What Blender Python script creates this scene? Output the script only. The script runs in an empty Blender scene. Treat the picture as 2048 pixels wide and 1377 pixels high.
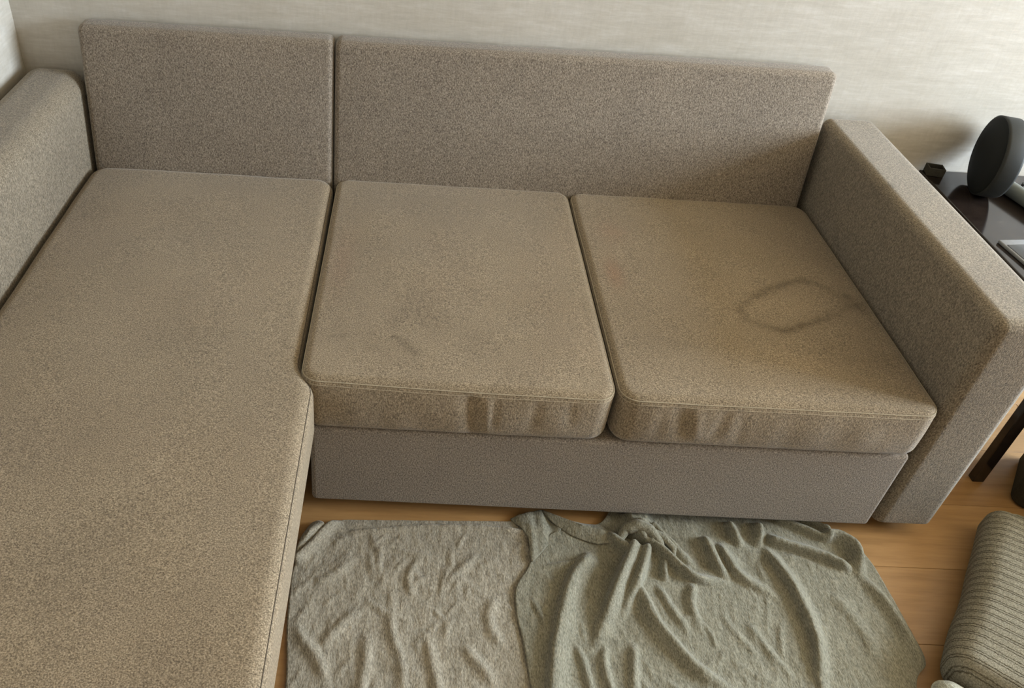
import bpy, bmesh, math, random
from mathutils import Vector, Matrix, noise

random.seed(7)
scene = bpy.context.scene
C = scene.collection

# ---------------------------------------------------------------- camera
F_PX, PPX, PPY = 1601.06, -173.51, -195.57          # focal length and principal point of the cropped photo (2048 x 1377)
YAW, PITCH, ROLL = 0.0373, -0.6286, 0.0786
fw = Vector((math.sin(YAW)*math.cos(PITCH), math.cos(YAW)*math.cos(PITCH), math.sin(PITCH)))
r0 = fw.cross(Vector((0, 0, 1))).normalized(); u0 = r0.cross(fw)
rt = r0*math.cos(ROLL)+u0*math.sin(ROLL); up = -r0*math.sin(ROLL)+u0*math.cos(ROLL)
cam_d = bpy.data.cameras.new('camera'); cam = bpy.data.objects.new('camera', cam_d); C.objects.link(cam)
cam_d.sensor_fit = 'HORIZONTAL'; cam_d.sensor_width = 36.0; cam_d.lens = F_PX/2048*36
cam_d.shift_x = -PPX/2048; cam_d.shift_y = PPY/2048; cam_d.clip_start = 0.02
m = Matrix.Identity(4)
for i in range(3):
    m[i][0], m[i][1], m[i][2] = rt[i], up[i], -fw[i]
m[0][3], m[1][3], m[2][3] = 0.2093, -1.2099, 1.7065
cam.matrix_world = m
scene.camera = cam

# ---------------------------------------------------------------- world, daylight, exposure
world = bpy.data.worlds.new('world'); scene.world = world; world.use_nodes = True
bg = world.node_tree.nodes['Background']; bg.inputs[0].default_value = (0.75, 0.87, 1.0, 1); bg.inputs[1].default_value = 1.0
WIN_X, WIN_Y0, WIN_Y1, WIN_Z0, WIN_Z1 = 4.60, -1.10, 0.68, 0.75, 2.50
ld = bpy.data.lights.new('window_daylight', 'AREA'); ld.shape = 'RECTANGLE'
ld.size = WIN_Z1-WIN_Z0; ld.size_y = WIN_Y1-WIN_Y0; ld.energy = 580; ld.color = (0.76, 0.885, 1.0)
lo = bpy.data.objects.new('window_daylight', ld); C.objects.link(lo)
lo.location = (WIN_X+0.20, (WIN_Y0+WIN_Y1)/2, (WIN_Z0+WIN_Z1)/2)
lo.rotation_euler = (0, math.radians(90), 0)
scene.view_settings.view_transform = 'Standard'; scene.view_settings.look = 'None'
scene.view_settings.gamma = 1; scene.view_settings.use_curve_mapping = False
scene.view_settings.exposure = 0.0
scene.cycles.diffuse_bounces = 3; scene.cycles.glossy_bounces = 2

# ---------------------------------------------------------------- helpers
def obj(name, bm, mat, parent=None, smooth=True, origin=None):
    """link one mesh object; vertices are given in world metres"""
    o0 = Vector(origin) if origin is not None else (parent.matrix_world.translation if parent else Vector((0, 0, 0)))
    if parent is not None and origin is None:
        p = parent; o0 = Vector((0, 0, 0))
        while p: o0 += p.location; p = p.parent
    me = bpy.data.meshes.new(name)
    if isinstance(bm, bmesh.types.BMesh):
        bmesh.ops.recalc_face_normals(bm, faces=bm.faces)
        bm.to_mesh(me); bm.free()
    else:
        me.from_pydata(bm[0], [], bm[1])
    for v in me.vertices: v.co -= o0
    me.polygons.foreach_set('use_smooth', [smooth]*len(me.polygons))
    me.update()
    me.materials.append(mat)
    o = bpy.data.objects.new(name, me); C.objects.link(o)
    if parent: o.parent = parent
    else: o.location = o0
    return o
def thing(name, label, cat, loc, group=None):
    o = bpy.data.objects.new(name, None); C.objects.link(o); o.location = loc; o.empty_display_size = 0.1
    o['label'] = label; o['category'] = cat
    if group: o['group'] = group
    return o
def tag(o, label, cat):
    o['label'] = label; o['category'] = cat; return o
def struct(o, label=None):
    o['kind'] = 'structure'
    if label: o['label'] = label
    return o
def bbox(bm, x0, x1, y0, y1, z0, z1, bev=0.0, seg=2):
    r = bmesh.ops.create_cube(bm, size=1.0)
    for v in r['verts']:
        v.co = Vector(((x0+x1)/2+v.co.x*(x1-x0), (y0+y1)/2+v.co.y*(y1-y0), (z0+z1)/2+v.co.z*(z1-z0)))
    if bev:
        es = list({e for v in r['verts'] for e in v.link_edges})
        bmesh.ops.bevel(bm, geom=es, offset=bev, segments=seg, profile=0.5, affect='EDGES')
    return bm
def box(*a, **k): return bbox(bmesh.new(), *a, **k)
def tube(pts, r, n=8, closed=False):
    """swept tube through points -> (verts, faces)"""
    P = [Vector(p) for p in pts]; N = len(P); vs, fs = [], []
    ref = Vector((0, 0, 1)); 
    for i, p in enumerate(P):
        a = P[(i-1) % N] if (closed or i > 0) else p; b = P[(i+1) % N] if (closed or i < N-1) else p
        t = (b-a).normalized()
        k = ref if abs(t.dot(ref)) < 0.95 else Vector((1, 0, 0))
        s = t.cross(k).normalized(); w = s.cross(t)
        rr = r[i] if isinstance(r, (list, tuple)) else r
        for j in range(n):
            q = 2*math.pi*j/n; vs.append(tuple(p+(s*math.cos(q)+w*math.sin(q))*rr))
    for i in range(N if closed else N-1):
        i2 = (i+1) % N
        for j in range(n):
            fs.append((i*n+j, i*n+(j+1) % n, i2*n+(j+1) % n, i2*n+j))
    if not closed:
        fs.append(tuple(range(n))[::-1]); fs.append(tuple((N-1)*n+j for j in range(n)))
    return vs, fs
def join(parts):
    vs, fs = [], []
    for v, f in parts:
        k = len(vs); vs += list(v); fs += [tuple(i+k for i in q) for q in f]
    return vs, fs
def smoothstep(a, b, x):
    t = max(0.0, min(1.0, (x-a)/(b-a))); return t*t*(3-2*t)
def axis_samples(h, R, r, step):
    """samples of [-h, h], denser inside the rounded border"""
    b = max(R, r); out = []
    k = 8
    for i in range(k): out.append(-h+b*(i/k)**1.0)
    n = max(2, int(round(2*(h-b)/step)))
    for i in range(n+1): out.append(-h+b+2*(h-b)*i/n)
    for i in range(1, k+1): out.append(h-b+b*(i/k))
    return out
def pad_map(c, hs, R, rt_, rb, p):
    """cube-surface point -> rounded pad (plan corner radius R, edge radius rt_ at top and rb at bottom)"""
    x, y, z = p; hx, hy, hz = hs
    e = min(hx-abs(x), hy-abs(y)); ez = hz-abs(z); r = rt_ if z > 0 else rb
    e2, ez2 = e, ez
    if ez <= 1e-9 and e < r:
        th = (r-e)/r*math.pi/4; e2 = r-r*math.sin(th); ez2 = r-r*math.cos(th)
    elif e <= 1e-9 and ez < r:
        th = math.pi/2-(r-ez)/r*math.pi/4; e2 = r-r*math.sin(th); ez2 = r-r*math.cos(th)
    RR = max(R, rt_*1.02, rb*1.02)
    def mv(cv, h):
        a = abs(cv)
        if a > h-RR and RR-e > 1e-9: a = (h-RR)+(a-(h-RR))*(RR-e2)/(RR-e)
        return math.copysign(a, cv)
    x2, y2 = mv(x, hx), mv(y, hy)
    dx, dy = max(0, abs(x2)-(hx-RR)), max(0, abs(y2)-(hy-RR))
    if dx > 0 and dy > 0:
        k = max(dx, dy)/math.hypot(dx, dy)
        x2 = math.copysign(hx-RR+dx*k, x2); y2 = math.copysign(hy-RR+dy*k, y2)
    return Vector((c[0]+x2, c[1]+y2, c[2]+math.copysign(hz-ez2, z)))
def pad(x0, x1, y0, y1, z0, z1, R, rt_, rb, step, deform=None, zstep=0.015):
    hs = ((x1-x0)/2, (y1-y0)/2, (z1-z0)/2); c = ((x0+x1)/2, (y0+y1)/2, (z0+z1)/2)
    RR = max(R, rt_*1.02, rb*1.02)
    X = axis_samples(hs[0], RR, rt_, step); Y = axis_samples(hs[1], RR, rt_, step)
    Z = [-hs[2]+rb*i/5 for i in range(5)]
    n = max(2, int(round((2*hs[2]-rt_-rb)/zstep)))
    Z += [-hs[2]+rb+(2*hs[2]-rt_-rb)*i/n for i in range(n+1)] + [hs[2]-rt_+rt_*i/5 for i in range(1, 6)]
    idx, vs, fs = {}, [], []
    def V(i, j, k):
        q = (i, j, k)
        if q not in idx:
            p = pad_map(c, hs, R, rt_, rb, (X[i], Y[j], Z[k]))
            if deform: p = deform(p)
            idx[q] = len(vs); vs.append(tuple(p))
        return idx[q]
    nx, ny, nz = len(X)-1, len(Y)-1, len(Z)-1
    for i in range(nx):
        for j in range(ny):
            fs.append((V(i, j, nz), V(i+1, j, nz), V(i+1, j+1, nz), V(i, j+1, nz)))
            fs.append((V(i, j, 0), V(i, j+1, 0), V(i+1, j+1, 0), V(i+1, j, 0)))
    for i in range(nx):
        for k in range(nz):
            fs.append((V(i, 0, k), V(i+1, 0, k), V(i+1, 0, k+1), V(i, 0, k+1)))
            fs.append((V(i, ny, k), V(i, ny, k+1), V(i+1, ny, k+1), V(i+1, ny, k)))
    for j in range(ny):
        for k in range(nz):
            fs.append((V(0, j, k), V(0, j, k+1), V(0, j+1, k+1), V(0, j+1, k)))
            fs.append((V(nx, j, k), V(nx, j+1, k), V(nx, j+1, k+1), V(nx, j, k+1)))
    def ring(ez, out=0.0, n=60, sides='all', inset=0.0):
        """a line round the pad at depth ez below the top, following its rounding"""
        P = []
        def add(x, y): 
            p = pad_map(c, hs, R, rt_, rb, (x-math.copysign(inset, x) if hs[0]-abs(x) < inset else x, y-math.copysign(inset, y) if hs[1]-abs(y) < inset else y, hs[2]-ez))
            if deform: p = deform(p)
            d = Vector((x/hs[0], y/hs[1], 0)); P.append(p+Vector((0, 0, 0))+Vector((math.copysign(out, x) if abs(abs(x)-hs[0]) < 1e-6 else 0, math.copysign(out, y) if abs(abs(y)-hs[1]) < 1e-6 else 0, out*0.3)))
        for x in X: add(x, -hs[1])
        for y in Y[1:]: add(hs[0], y)
        if sides == 'all':
            for x in X[::-1][1:]: add(x, hs[1])
            for y in Y[::-1][1:-1]: add(-hs[0], y)
        return P
    return (vs, fs), ring

# ---------------------------------------------------------------- materials
def newmat(name):
    mt = bpy.data.materials.new(name); mt.use_nodes = True
    nt = mt.node_tree; b = nt.nodes['Principled BSDF']
    return mt, nt, b
def N(nt, t, **k):
    n = nt.nodes.new(t)
    for a, v in k.items(): setattr(n, a, v)
    return n
def ramp(nt, src, stops):
    r = N(nt, 'ShaderNodeValToRGB'); e = r.color_ramp.elements
    while len(e) < len(stops): e.new(0.5)
    for i, (p, c) in enumerate(stops):
        e[i].position = p; e[i].color = tuple(c)+(1,) if len(c) == 3 else c
    nt.links.new(src, r.inputs[0]); return r
def coords(nt, scale, kind='Object', rot=(0, 0, 0)):
    tc = N(nt, 'ShaderNodeTexCoord'); mp = N(nt, 'ShaderNodeMapping'); mp.inputs['Scale'].default_value = scale; mp.inputs['Rotation'].default_value = rot
    nt.links.new(tc.outputs[kind], mp.inputs[0]); return mp.outputs[0]
def noise_tex(nt, vec, scale, detail=3, rough=0.6):
    n = N(nt, 'ShaderNodeTexNoise'); n.inputs['Scale'].default_value = scale; n.inputs['Detail'].default_value = detail; n.inputs['Roughness'].default_value = rough
    nt.links.new(vec, n.inputs['Vector']); return n.outputs[0]
def mix(nt, fac, a, b, mode='MIX'):
    n = N(nt, 'ShaderNodeMix', data_type='RGBA', blend_type=mode)
    for sock, v in ((n.inputs[0], fac), (n.inputs[6], a), (n.inputs[7], b)):
        if hasattr(v, 'is_output'): nt.links.new(v, sock)
        elif isinstance(v, (int, float)): sock.default_value = v
        else: sock.default_value = tuple(v)+(1,)
    return n.outputs[2]
def bump(nt, h, b, strength, dist, prev=None):
    n = N(nt, 'ShaderNodeBump'); n.inputs['Strength'].default_value = strength; n.inputs['Distance'].default_value = dist
    nt.links.new(h, n.inputs['Height'])
    if prev: nt.links.new(prev, n.inputs['Normal'])
    nt.links.new(n.outputs[0], b.inputs['Normal']); return n.outputs[0]
def srgb(r, g, b):
    f = lambda c: (c/255/12.92) if c/255 <= 0.04045 else ((c/255+0.055)/1.055)**2.4
    return (f(r), f(g), f(b))

def fabric(name, dark, mid, light, stain=False, dirt=0.0):
    """heathered woven upholstery"""
    mt, nt, b = newmat(name)
    v1 = coords(nt, (1, 1, 0.45)); 
    n1 = noise_tex(nt, v1, 400, 1, 0.55)
    r1 = ramp(nt, n1, [(0.30, dark), (0.5, mid), (0.72, light)])
    n2 = noise_tex(nt, coords(nt, (0.55, 1, 1)), 520, 1, 0.5)
    r2 = ramp(nt, n2, [(0.36, (0.72, 0.70, 0.68)), (0.52, (1, 1, 1)), (0.75, (1.16, 1.15, 1.14))])
    col = mix(nt, 1.0, r1.outputs[0], r2.outputs[0], 'MULTIPLY')
    n3 = noise_tex(nt, coords(nt, (1, 1, 1)), 5.0, 2, 0.6)                     # uneven wear
    r3 = ramp(nt, n3, [(0.3, (0.93, 0.925, 0.92)), (0.7, (1.05, 1.045, 1.03))])
    col = mix(nt, 1.0, col, r3.outputs[0], 'MULTIPLY')
    if stain:
        a = N(nt, 'ShaderNodeAttribute', attribute_name='stain')
        nz = noise_tex(nt, coords(nt, (1, 1, 1)), 45, 1, 0.6)
        rz = ramp(nt, nz, [(0.3, (0.45, 0.45, 0.45)), (0.6, (1, 1, 1))])
        ms = N(nt, 'ShaderNodeMath', operation='MULTIPLY'); nt.links.new(a.outputs['Fac'], ms.inputs[0]); nt.links.new(rz.outputs[0], ms.inputs[1])
        st = mix(nt, 1.0, col, (0.47, 0.44, 0.385), 'MULTIPLY')
        col = mix(nt, ms.outputs[0], col, st)
        a2 = N(nt, 'ShaderNodeAttribute', attribute_name='pale_lit')
        col = mix(nt, a2.outputs['Fac'], col, mix(nt, 1.0, col, (1.22, 1.2, 1.18), 'MULTIPLY'))
        a3 = N(nt, 'ShaderNodeAttribute', attribute_name='blush')
        col = mix(nt, a3.outputs['Fac'], col, mix(nt, 1.0, col, (1.02, 0.78, 0.72), 'MULTIPLY'))
    nt.links.new(col, b.inputs['Base Color'])
    b.inputs['Roughness'].default_value = 0.95; b.inputs['Specular IOR Level'].default_value = 0.15
    b.inputs['Sheen Weight'].default_value = 0.25; b.inputs['Sheen Roughness'].default_value = 0.5
    bump(nt, n1, b, 0.35, 0.0015)
    return mt

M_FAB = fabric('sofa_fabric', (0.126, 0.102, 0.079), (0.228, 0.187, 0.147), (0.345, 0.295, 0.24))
M_SEAT = fabric('seat_fabric', (0.139, 0.107, 0.070), (0.252, 0.197, 0.132), (0.38, 0.308, 0.217), stain=True)  # warmer than sofa_fabric: warm light on the seat tops put into the colour
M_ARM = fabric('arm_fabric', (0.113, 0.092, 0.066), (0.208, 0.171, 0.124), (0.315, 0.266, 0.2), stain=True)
def plain(name, col, rough=0.6, spec=0.4, nscale=0, amt=0.15, bumps=0.0):
    mt, nt, b = newmat(name)
    b.inputs['Roughness'].default_value = rough; b.inputs['Specular IOR Level'].default_value = spec
    if nscale:
        n = noise_tex(nt, coords(nt, (1, 1, 1)), nscale, 3, 0.6)
        r = ramp(nt, n, [(0.3, [c*(1-amt) for c in col]), (0.7, [c*(1+amt) for c in col])])
        nt.links.new(r.outputs[0], b.inputs['Base Color'])
        if bumps: bump(nt, n, b, bumps, 0.001)
    else: b.inputs['Base Color'].default_value = tuple(col)+(1,)
    return mt
M_SEAM = plain('seam_thread', (0.36, 0.305, 0.22), 0.9, 0.1, 900, 0.3)
M_SEAMD = plain('seam_groove', (0.11, 0.09, 0.07), 0.95, 0.05, 900, 0.2)
M_FOOT = plain('black_plastic', (0.012, 0.012, 0.012), 0.5, 0.4, 200, 0.3)

def wallpaper(name, axis):
    mt, nt, b = newmat(name)
    sc = (1, 1, 1)
    long_ = (0.16, 0.16, 1.0)
    n1 = noise_tex(nt, coords(nt, long_), 75, 4, 0.65)      # brushed horizontal strokes
    n2 = noise_tex(nt, coords(nt, (1, 1, 0.22)), 120, 3, 0.6)       # fine vertical threads
    n3 = noise_tex(nt, coords(nt, (0.5, 0.5, 1)), 9, 4, 0.6)       # cloudy patches
    r1 = ramp(nt, n1, [(0.28, (0.465, 0.430, 0.378)), (0.52, (0.515, 0.480, 0.425)), (0.72, (0.57, 0.54, 0.495))])
    r2 = ramp(nt, n2, [(0.3, (0.955, 0.95, 0.94)), (0.65, (1.02, 1.02, 1.02))])
    r3 = ramp(nt, n3, [(0.3, (0.92, 0.91, 0.89)), (0.7, (1.05, 1.05, 1.06))])
    col = mix(nt, 1.0, mix(nt, 1.0, r1.outputs[0], r2.outputs[0], 'MULTIPLY'), r3.outputs[0], 'MULTIPLY')
    nt.links.new(col, b.inputs['Base Color'])
    rr = ramp(nt, n1, [(0.35, (0.62,)*3), (0.7, (0.42,)*3)]); nt.links.new(rr.outputs[0], b.inputs['Roughness'])
    b.inputs['Specular IOR Level'].default_value = 0.5
    p = bump(nt, n1, b, 0.30, 0.002); bump(nt, n2, b, 0.12, 0.001, p)
    return mt
M_WALL = wallpaper('wallpaper', 0)
M_CEIL = plain('ceiling_paint', (0.84, 0.66, 0.41), 0.9, 0.2, 30, 0.02)  # strong warm tint chosen to warm the light bounced into the room
M_TRIM = plain('white_trim', (0.72, 0.70, 0.66), 0.45, 0.4, 40, 0.03)
M_OAK_BASEB = plain('baseboard_wood', (0.38, 0.24, 0.12), 0.5, 0.4, 25, 0.15)

def wood(name, a, bcol, c, rough=0.42):
    mt, nt, b = newmat(name)
    oi = N(nt, 'ShaderNodeObjectInfo')
    tc = N(nt, 'ShaderNodeTexCoord'); mp = N(nt, 'ShaderNodeMapping'); mp.inputs['Scale'].default_value = (0.09, 1.0, 1.0)
    ad = N(nt, 'ShaderNodeVectorMath', operation='ADD'); sc = N(nt, 'ShaderNodeVectorMath', operation='SCALE'); sc.inputs['Scale'].default_value = 37.0
    cx = N(nt, 'ShaderNodeCombineXYZ')
    for k in range(3): nt.links.new(oi.outputs['Random'], cx.inputs[k])
    nt.links.new(cx.outputs[0], sc.inputs[0]); nt.links.new(tc.outputs['Object'], ad.inputs[0]); nt.links.new(sc.outputs[0], ad.inputs[1]); nt.links.new(ad.outputs[0], mp.inputs[0])
    n1 = noise_tex(nt, mp.outputs[0], 55, 5, 0.62); n2 = noise_tex(nt, mp.outputs[0], 9, 3, 0.5)
    r1 = ramp(nt, n1, [(0.30, a), (0.5, bcol), (0.72, c)])
    r2 = ramp(nt, n2, [(0.3, (0.9, 0.88, 0.86)), (0.7, (1.06, 1.06, 1.05))])
    r3 = ramp(nt, oi.outputs['Random'], [(0, (0.94, 0.93, 0.92)), (1, (1.05, 1.05, 1.05))])
    col = mix(nt, 1.0, mix(nt, 1.0, r1.outputs[0], r2.outputs[0], 'MULTIPLY'), r3.outputs[0], 'MULTIPLY')
    nt.links.new(col, b.inputs['Base Color']); b.inputs['Roughness'].default_value = rough; b.inputs['Specular IOR Level'].default_value = 0.45
    bump(nt, n1, b, 0.10, 0.0006)
    return mt
M_FLOOR = wood('oak_laminate', (0.295, 0.162, 0.061), (0.362, 0.205, 0.082), (0.415, 0.245, 0.102))
M_JOINT = plain('joint_gap', (0.30, 0.17, 0.08), 0.8, 0.2, 50, 0.2)  # brown sub-floor colour showing in the plank joints

# ---------------------------------------------------------------- room
XL, XR, YB, YF, ZC = -0.905, WIN_X, 0.955, -4.2, 2.65
T = 0.12
# floor: sub-floor plus laminate planks running along X
bm = box(XL-T, XR+T, YF-T, YB+T, -0.10, -0.0085)
floor = struct(obj('floor', bm, M_JOINT, smooth=False), 'warm oak laminate floor of long planks')
PW, PL = 0.192, 1.29
bm = bmesh.new(); bbox(bm, -PL/2+0.0003, PL/2-0.0003, -PW/2+0.0003, PW/2-0.0003, -0.0085, 0.0, 0.0008, 1)
me = bpy.data.meshes.new('plank'); bm.to_mesh(me); bm.free(); me.materials.append(M_FLOOR)
row = 0
y = -0.082+PW*5+PW/2-PW
while y-PW/2 > YF-0.05:
    x = XL+PL/2-(row*0.43 % PL)
    while x-PL/2 < XR:
        o = bpy.data.objects.new('plank', me); C.objects.link(o); o.parent = floor; o.location = (x, y, 0)
        x += PL
    y -= PW; row += 1
def wall(name, label, *b): return struct(obj(name, box(*b), M_WALL, smooth=False), label)
wall('wall_back', 'pale beige wallpapered back wall behind the sofa', XL-T, XR+T, YB, YB+T, -0.0085, ZC)
wall('wall_left', 'pale wallpapered left wall beside the armrest', XL-T, XL, YF, YB, -0.0085, ZC)
wall('wall_front', 'wallpapered wall opposite the sofa', XL-T, XR+T, YF-T, YF, -0.0085, ZC)
bm = bmesh.new()
bbox(bm, XR, XR+T, YF, WIN_Y0, -0.0085, ZC); bbox(bm, XR, XR+T, WIN_Y1, YB, -0.0085, ZC)
bbox(bm, XR, XR+T, WIN_Y0, WIN_Y1, -0.0085, WIN_Z0); bbox(bm, XR, XR+T, WIN_Y0, WIN_Y1, WIN_Z1, ZC)
struct(obj('wall_right', bm, M_WALL, smooth=False), 'wallpapered right wall with the window')
struct(obj('ceiling', box(XL-T, XR+T, YF-T, YB+T, ZC, ZC+0.1), M_CEIL, smooth=False), 'plain ceiling tinted warm for its bounce light')
# window
wn = bpy.data.objects.new('window_1', None); C.objects.link(wn); wn.location = (XR, (WIN_Y0+WIN_Y1)/2, WIN_Z0); struct(wn, 'white framed window in the right wall')
def fr(name, *b): return obj(name, box(*b, bev=0.004), M_TRIM, wn, smooth=False)
fx0, fx1 = XR+0.03, XR+0.09
fr('window_frame', fx0, fx1, WIN_Y0, WIN_Y1, WIN_Z0, WIN_Z0+0.06); fr('window_frame', fx0, fx1, WIN_Y0, WIN_Y1, WIN_Z1-0.06, WIN_Z1)
ys = [WIN_Y0, WIN_Y0+(WIN_Y1-WIN_Y0)/3, WIN_Y0+2*(WIN_Y1-WIN_Y0)/3, WIN_Y1]
for i, yy in enumerate(ys):
    a = yy if i == 0 else yy-0.03 if i < 3 else yy-0.06
    fr('window_frame', fx0, fx1, a, a+0.06, WIN_Z0+0.06, WIN_Z1-0.06)
mt, nt, b = newmat('window_glass'); out = nt.nodes['Material Output']
tr = N(nt, 'ShaderNodeBsdfTransparent'); gl = N(nt, 'ShaderNodeBsdfGlossy'); gl.inputs['Roughness'].default_value = 0.02
mx = N(nt, 'ShaderNodeMixShader'); mx.inputs[0].default_value = 0.06
nt.links.new(tr.outputs[0], mx.inputs[1]); nt.links.new(gl.outputs[0], mx.inputs[2]); nt.links.new(mx.outputs[0], out.inputs[0])
M_GLASS = mt
for i in range(3):
    a = ys[i]+(0.06 if i == 0 else 0.03); e = ys[i+1]-(0.06 if i == 2 else 0.03)
    obj('pane', box(XR+0.055, XR+0.061, a, e, WIN_Z0+0.06, WIN_Z1-0.06), M_GLASS, wn, smooth=False)
obj('window_sill', box(XR-0.16, XR+0.03, WIN_Y0-0.05, WIN_Y1+0.05, WIN_Z0-0.035, WIN_Z0, bev=0.006), M_TRIM, wn, smooth=False)
for nm, bb in (('baseboard_back', (XL, XR, YB-0.014, YB, 0, 0.06)), ('baseboard_left', (XL, XL+0.014, YF, YB-0.014, 0, 0.06)),
               ('baseboard_right', (XR-0.014, XR, YF, YB-0.014, 0, 0.06)), ('baseboard_front', (XL+0.014, XR-0.014, YF, YF+0.014, 0, 0.06))):
    struct(obj(nm, box(*bb, bev=0.004), M_OAK_BASEB, smooth=False))

# ---------------------------------------------------------------- corner sofa
sofa = thing('corner_sofa', 'beige-grey heathered fabric corner sofa with a chaise on the left', 'sofa', (0.3, 0.4, 0))
Z0, ZB, ZT = 0.045, 0.302, 0.456
def seg_dist(p, a, b_):
    ax, ay = a; bx, by = b_; dx, dy = bx-ax, by-ay
    t = max(0, min(1, ((p[0]-ax)*dx+(p[1]-ay)*dy)/max(1e-9, dx*dx+dy*dy)))
    return math.hypot(p[0]-ax-t*dx, p[1]-ay-t*dy), t
def poly_dist(p, pts):
    best, bt = 1e9, 0
    for i in range(len(pts)-1):
        d, t = seg_dist(p, pts[i], pts[i+1])
        if d < best: best, bt = d, (i+t)/(len(pts)-1)
    return best, bt
def paint(o, fn, names=('stain', 'pale_lit', 'blush')):
    """soil and wear marks and a painted patch of light, stored per vertex"""
    me = o.data; off = Vector((0, 0, 0)); p = o
    while p: off += p.location; p = p.parent
    vals = [[], [], []]
    for v in me.vertices:
        r = fn(v.co+off)
        for i in range(3): vals[i].append(r[i])
    for i, nm in enumerate(names):
        a = me.attributes.new(nm, 'FLOAT', 'POINT'); a.data.foreach_set('value', vals[i])

# base under the two seat cushions
(vf, ring) = pad(0.027, 1.407, 0.0, 0.84, Z0, ZB+0.004, 0.012, 0.012, 0.010, 0.12)
obj('base', vf, M_FAB, sofa)

def seat_deform(x0, x1, puff, folds):
    cx, hx = (x0+x1)/2, (x1-x0)/2
    def f(p):
        u = (p.x-cx)/hx; w = (p.y-0.41)/0.42
        if p.z > ZB+0.05:
            k = smoothstep(ZB+0.05, ZT, p.z)
            p.z += k*puff*max(0, 1-u*u)*max(0, 1-w*w) + k*0.0022*noise.noise(Vector((p.x*7, p.y*7, 3)))
        p.z += 0.010*(1-smoothstep(0.0, 0.5, p.x))*smoothstep(ZB+0.03, ZT, p.z)*(1-smoothstep(0.0, 0.5, p.y))
        if p.y < 0.05:                                   # boxing: soft swell and creases on the front
            h = (p.z-ZB)/(ZT-ZB); s = max(0, min(1, h))
            p.y -= 0.010*math.sin(math.pi*s)*max(0, 1-u**6)
            p.y -= 0.0022*noise.noise(Vector((p.x*16, p.z*9, 1.7)))*math.sin(math.pi*s)
            for (fx, lean, wd, amp, za, zb_) in folds:
                xx = p.x-(fx+lean*(0.5-s)); g = math.exp(-(xx/wd)**2)*smoothstep(0.0, 0.25, s-za)*smoothstep(0.0, 0.16, zb_-s)
                p.y += amp*g
        return p
    return f
LOOP = [(1.099, 0.349), (1.15, 0.385), (1.215, 0.421), (1.262, 0.44), (1.308, 0.423), (1.335, 0.385), (1.345, 0.346), (1.303, 0.314), (1.223, 0.27), (1.169, 0.243), (1.135, 0.233), (1.101, 0.243)]
LOOP2 = [(1.099, 0.349), (1.06, 0.315), (1.051, 0.299), (1.06, 0.266), (1.085, 0.25)]
LOOP3 = [(1.13, 0.42), (1.17, 0.395), (1.16, 0.375)]
def gauss(p, c, sx, sy): return math.exp(-((p.x-c[0])/sx)**2-((p.y-c[1])/sy)**2)
def stain_light_right(p):
    if p.z < ZB+0.1: return (0.25*max(0, noise.noise(Vector((p.x*5, p.z*12, 0)))), 0, 0)
    q = (p.x+0.006*noise.noise(Vector((p.x*30, p.y*30, 0))), p.y+0.006*noise.noise(Vector((p.x*30, p.y*30, 5))))
    s = 0.0
    d, t = poly_dist(q, LOOP); s = max(s, (0.62+0.3*math.sin(t*9+0.4))*math.exp(-(d/0.012)**2))
    d, t = poly_dist(q, LOOP2); s = max(s, 0.55*math.exp(-(d/0.011)**2))
    d, t = poly_dist(q, LOOP3); s = max(s, 0.22*math.exp(-(d/0.010)**2))
    d, t = poly_dist(q, [(1.362, 0.385), (1.375, 0.34), (1.385, 0.335)]); s = max(s, 0.75*math.exp(-(d/0.013)**2))
    d, t = poly_dist(q, [(1.345, 0.346), (1.40, 0.37)]); s = max(s, 0.45*math.exp(-(d/0.016)**2))
    s = max(s, 0.85*gauss(p, (1.099, 0.351), 0.014, 0.010), 0.75*gauss(p, (1.165, 0.240), 0.022, 0.011))
    cl = noise.noise(Vector((p.x*4.2+3, p.y*5.5, 2.2)))
    s += 0.24*max(0, cl)*smoothstep(0.95, 1.15, p.x) + 0.20*gauss(p, (1.20, 0.54), 0.16, 0.09) + 0.30*gauss(p, (1.30, 0.15), 0.13, 0.05) + 0.25*gauss(p, (0.86, 0.17), 0.09, 0.03)
    b_ = 0.55*gauss(p, (1.14, 0.13), 0.09, 0.035)+0.35*gauss(p, (1.22, 0.34), 0.08, 0.05)  # front pale patch: light passing the armrest, painted into the colour
    bl = 0.65*gauss(p, (0.765, 0.43), 0.022, 0.06)+0.35*gauss(p, (0.79, 0.62), 0.04, 0.05)
    return (min(1, s), min(1, b_), min(1, bl))
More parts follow.
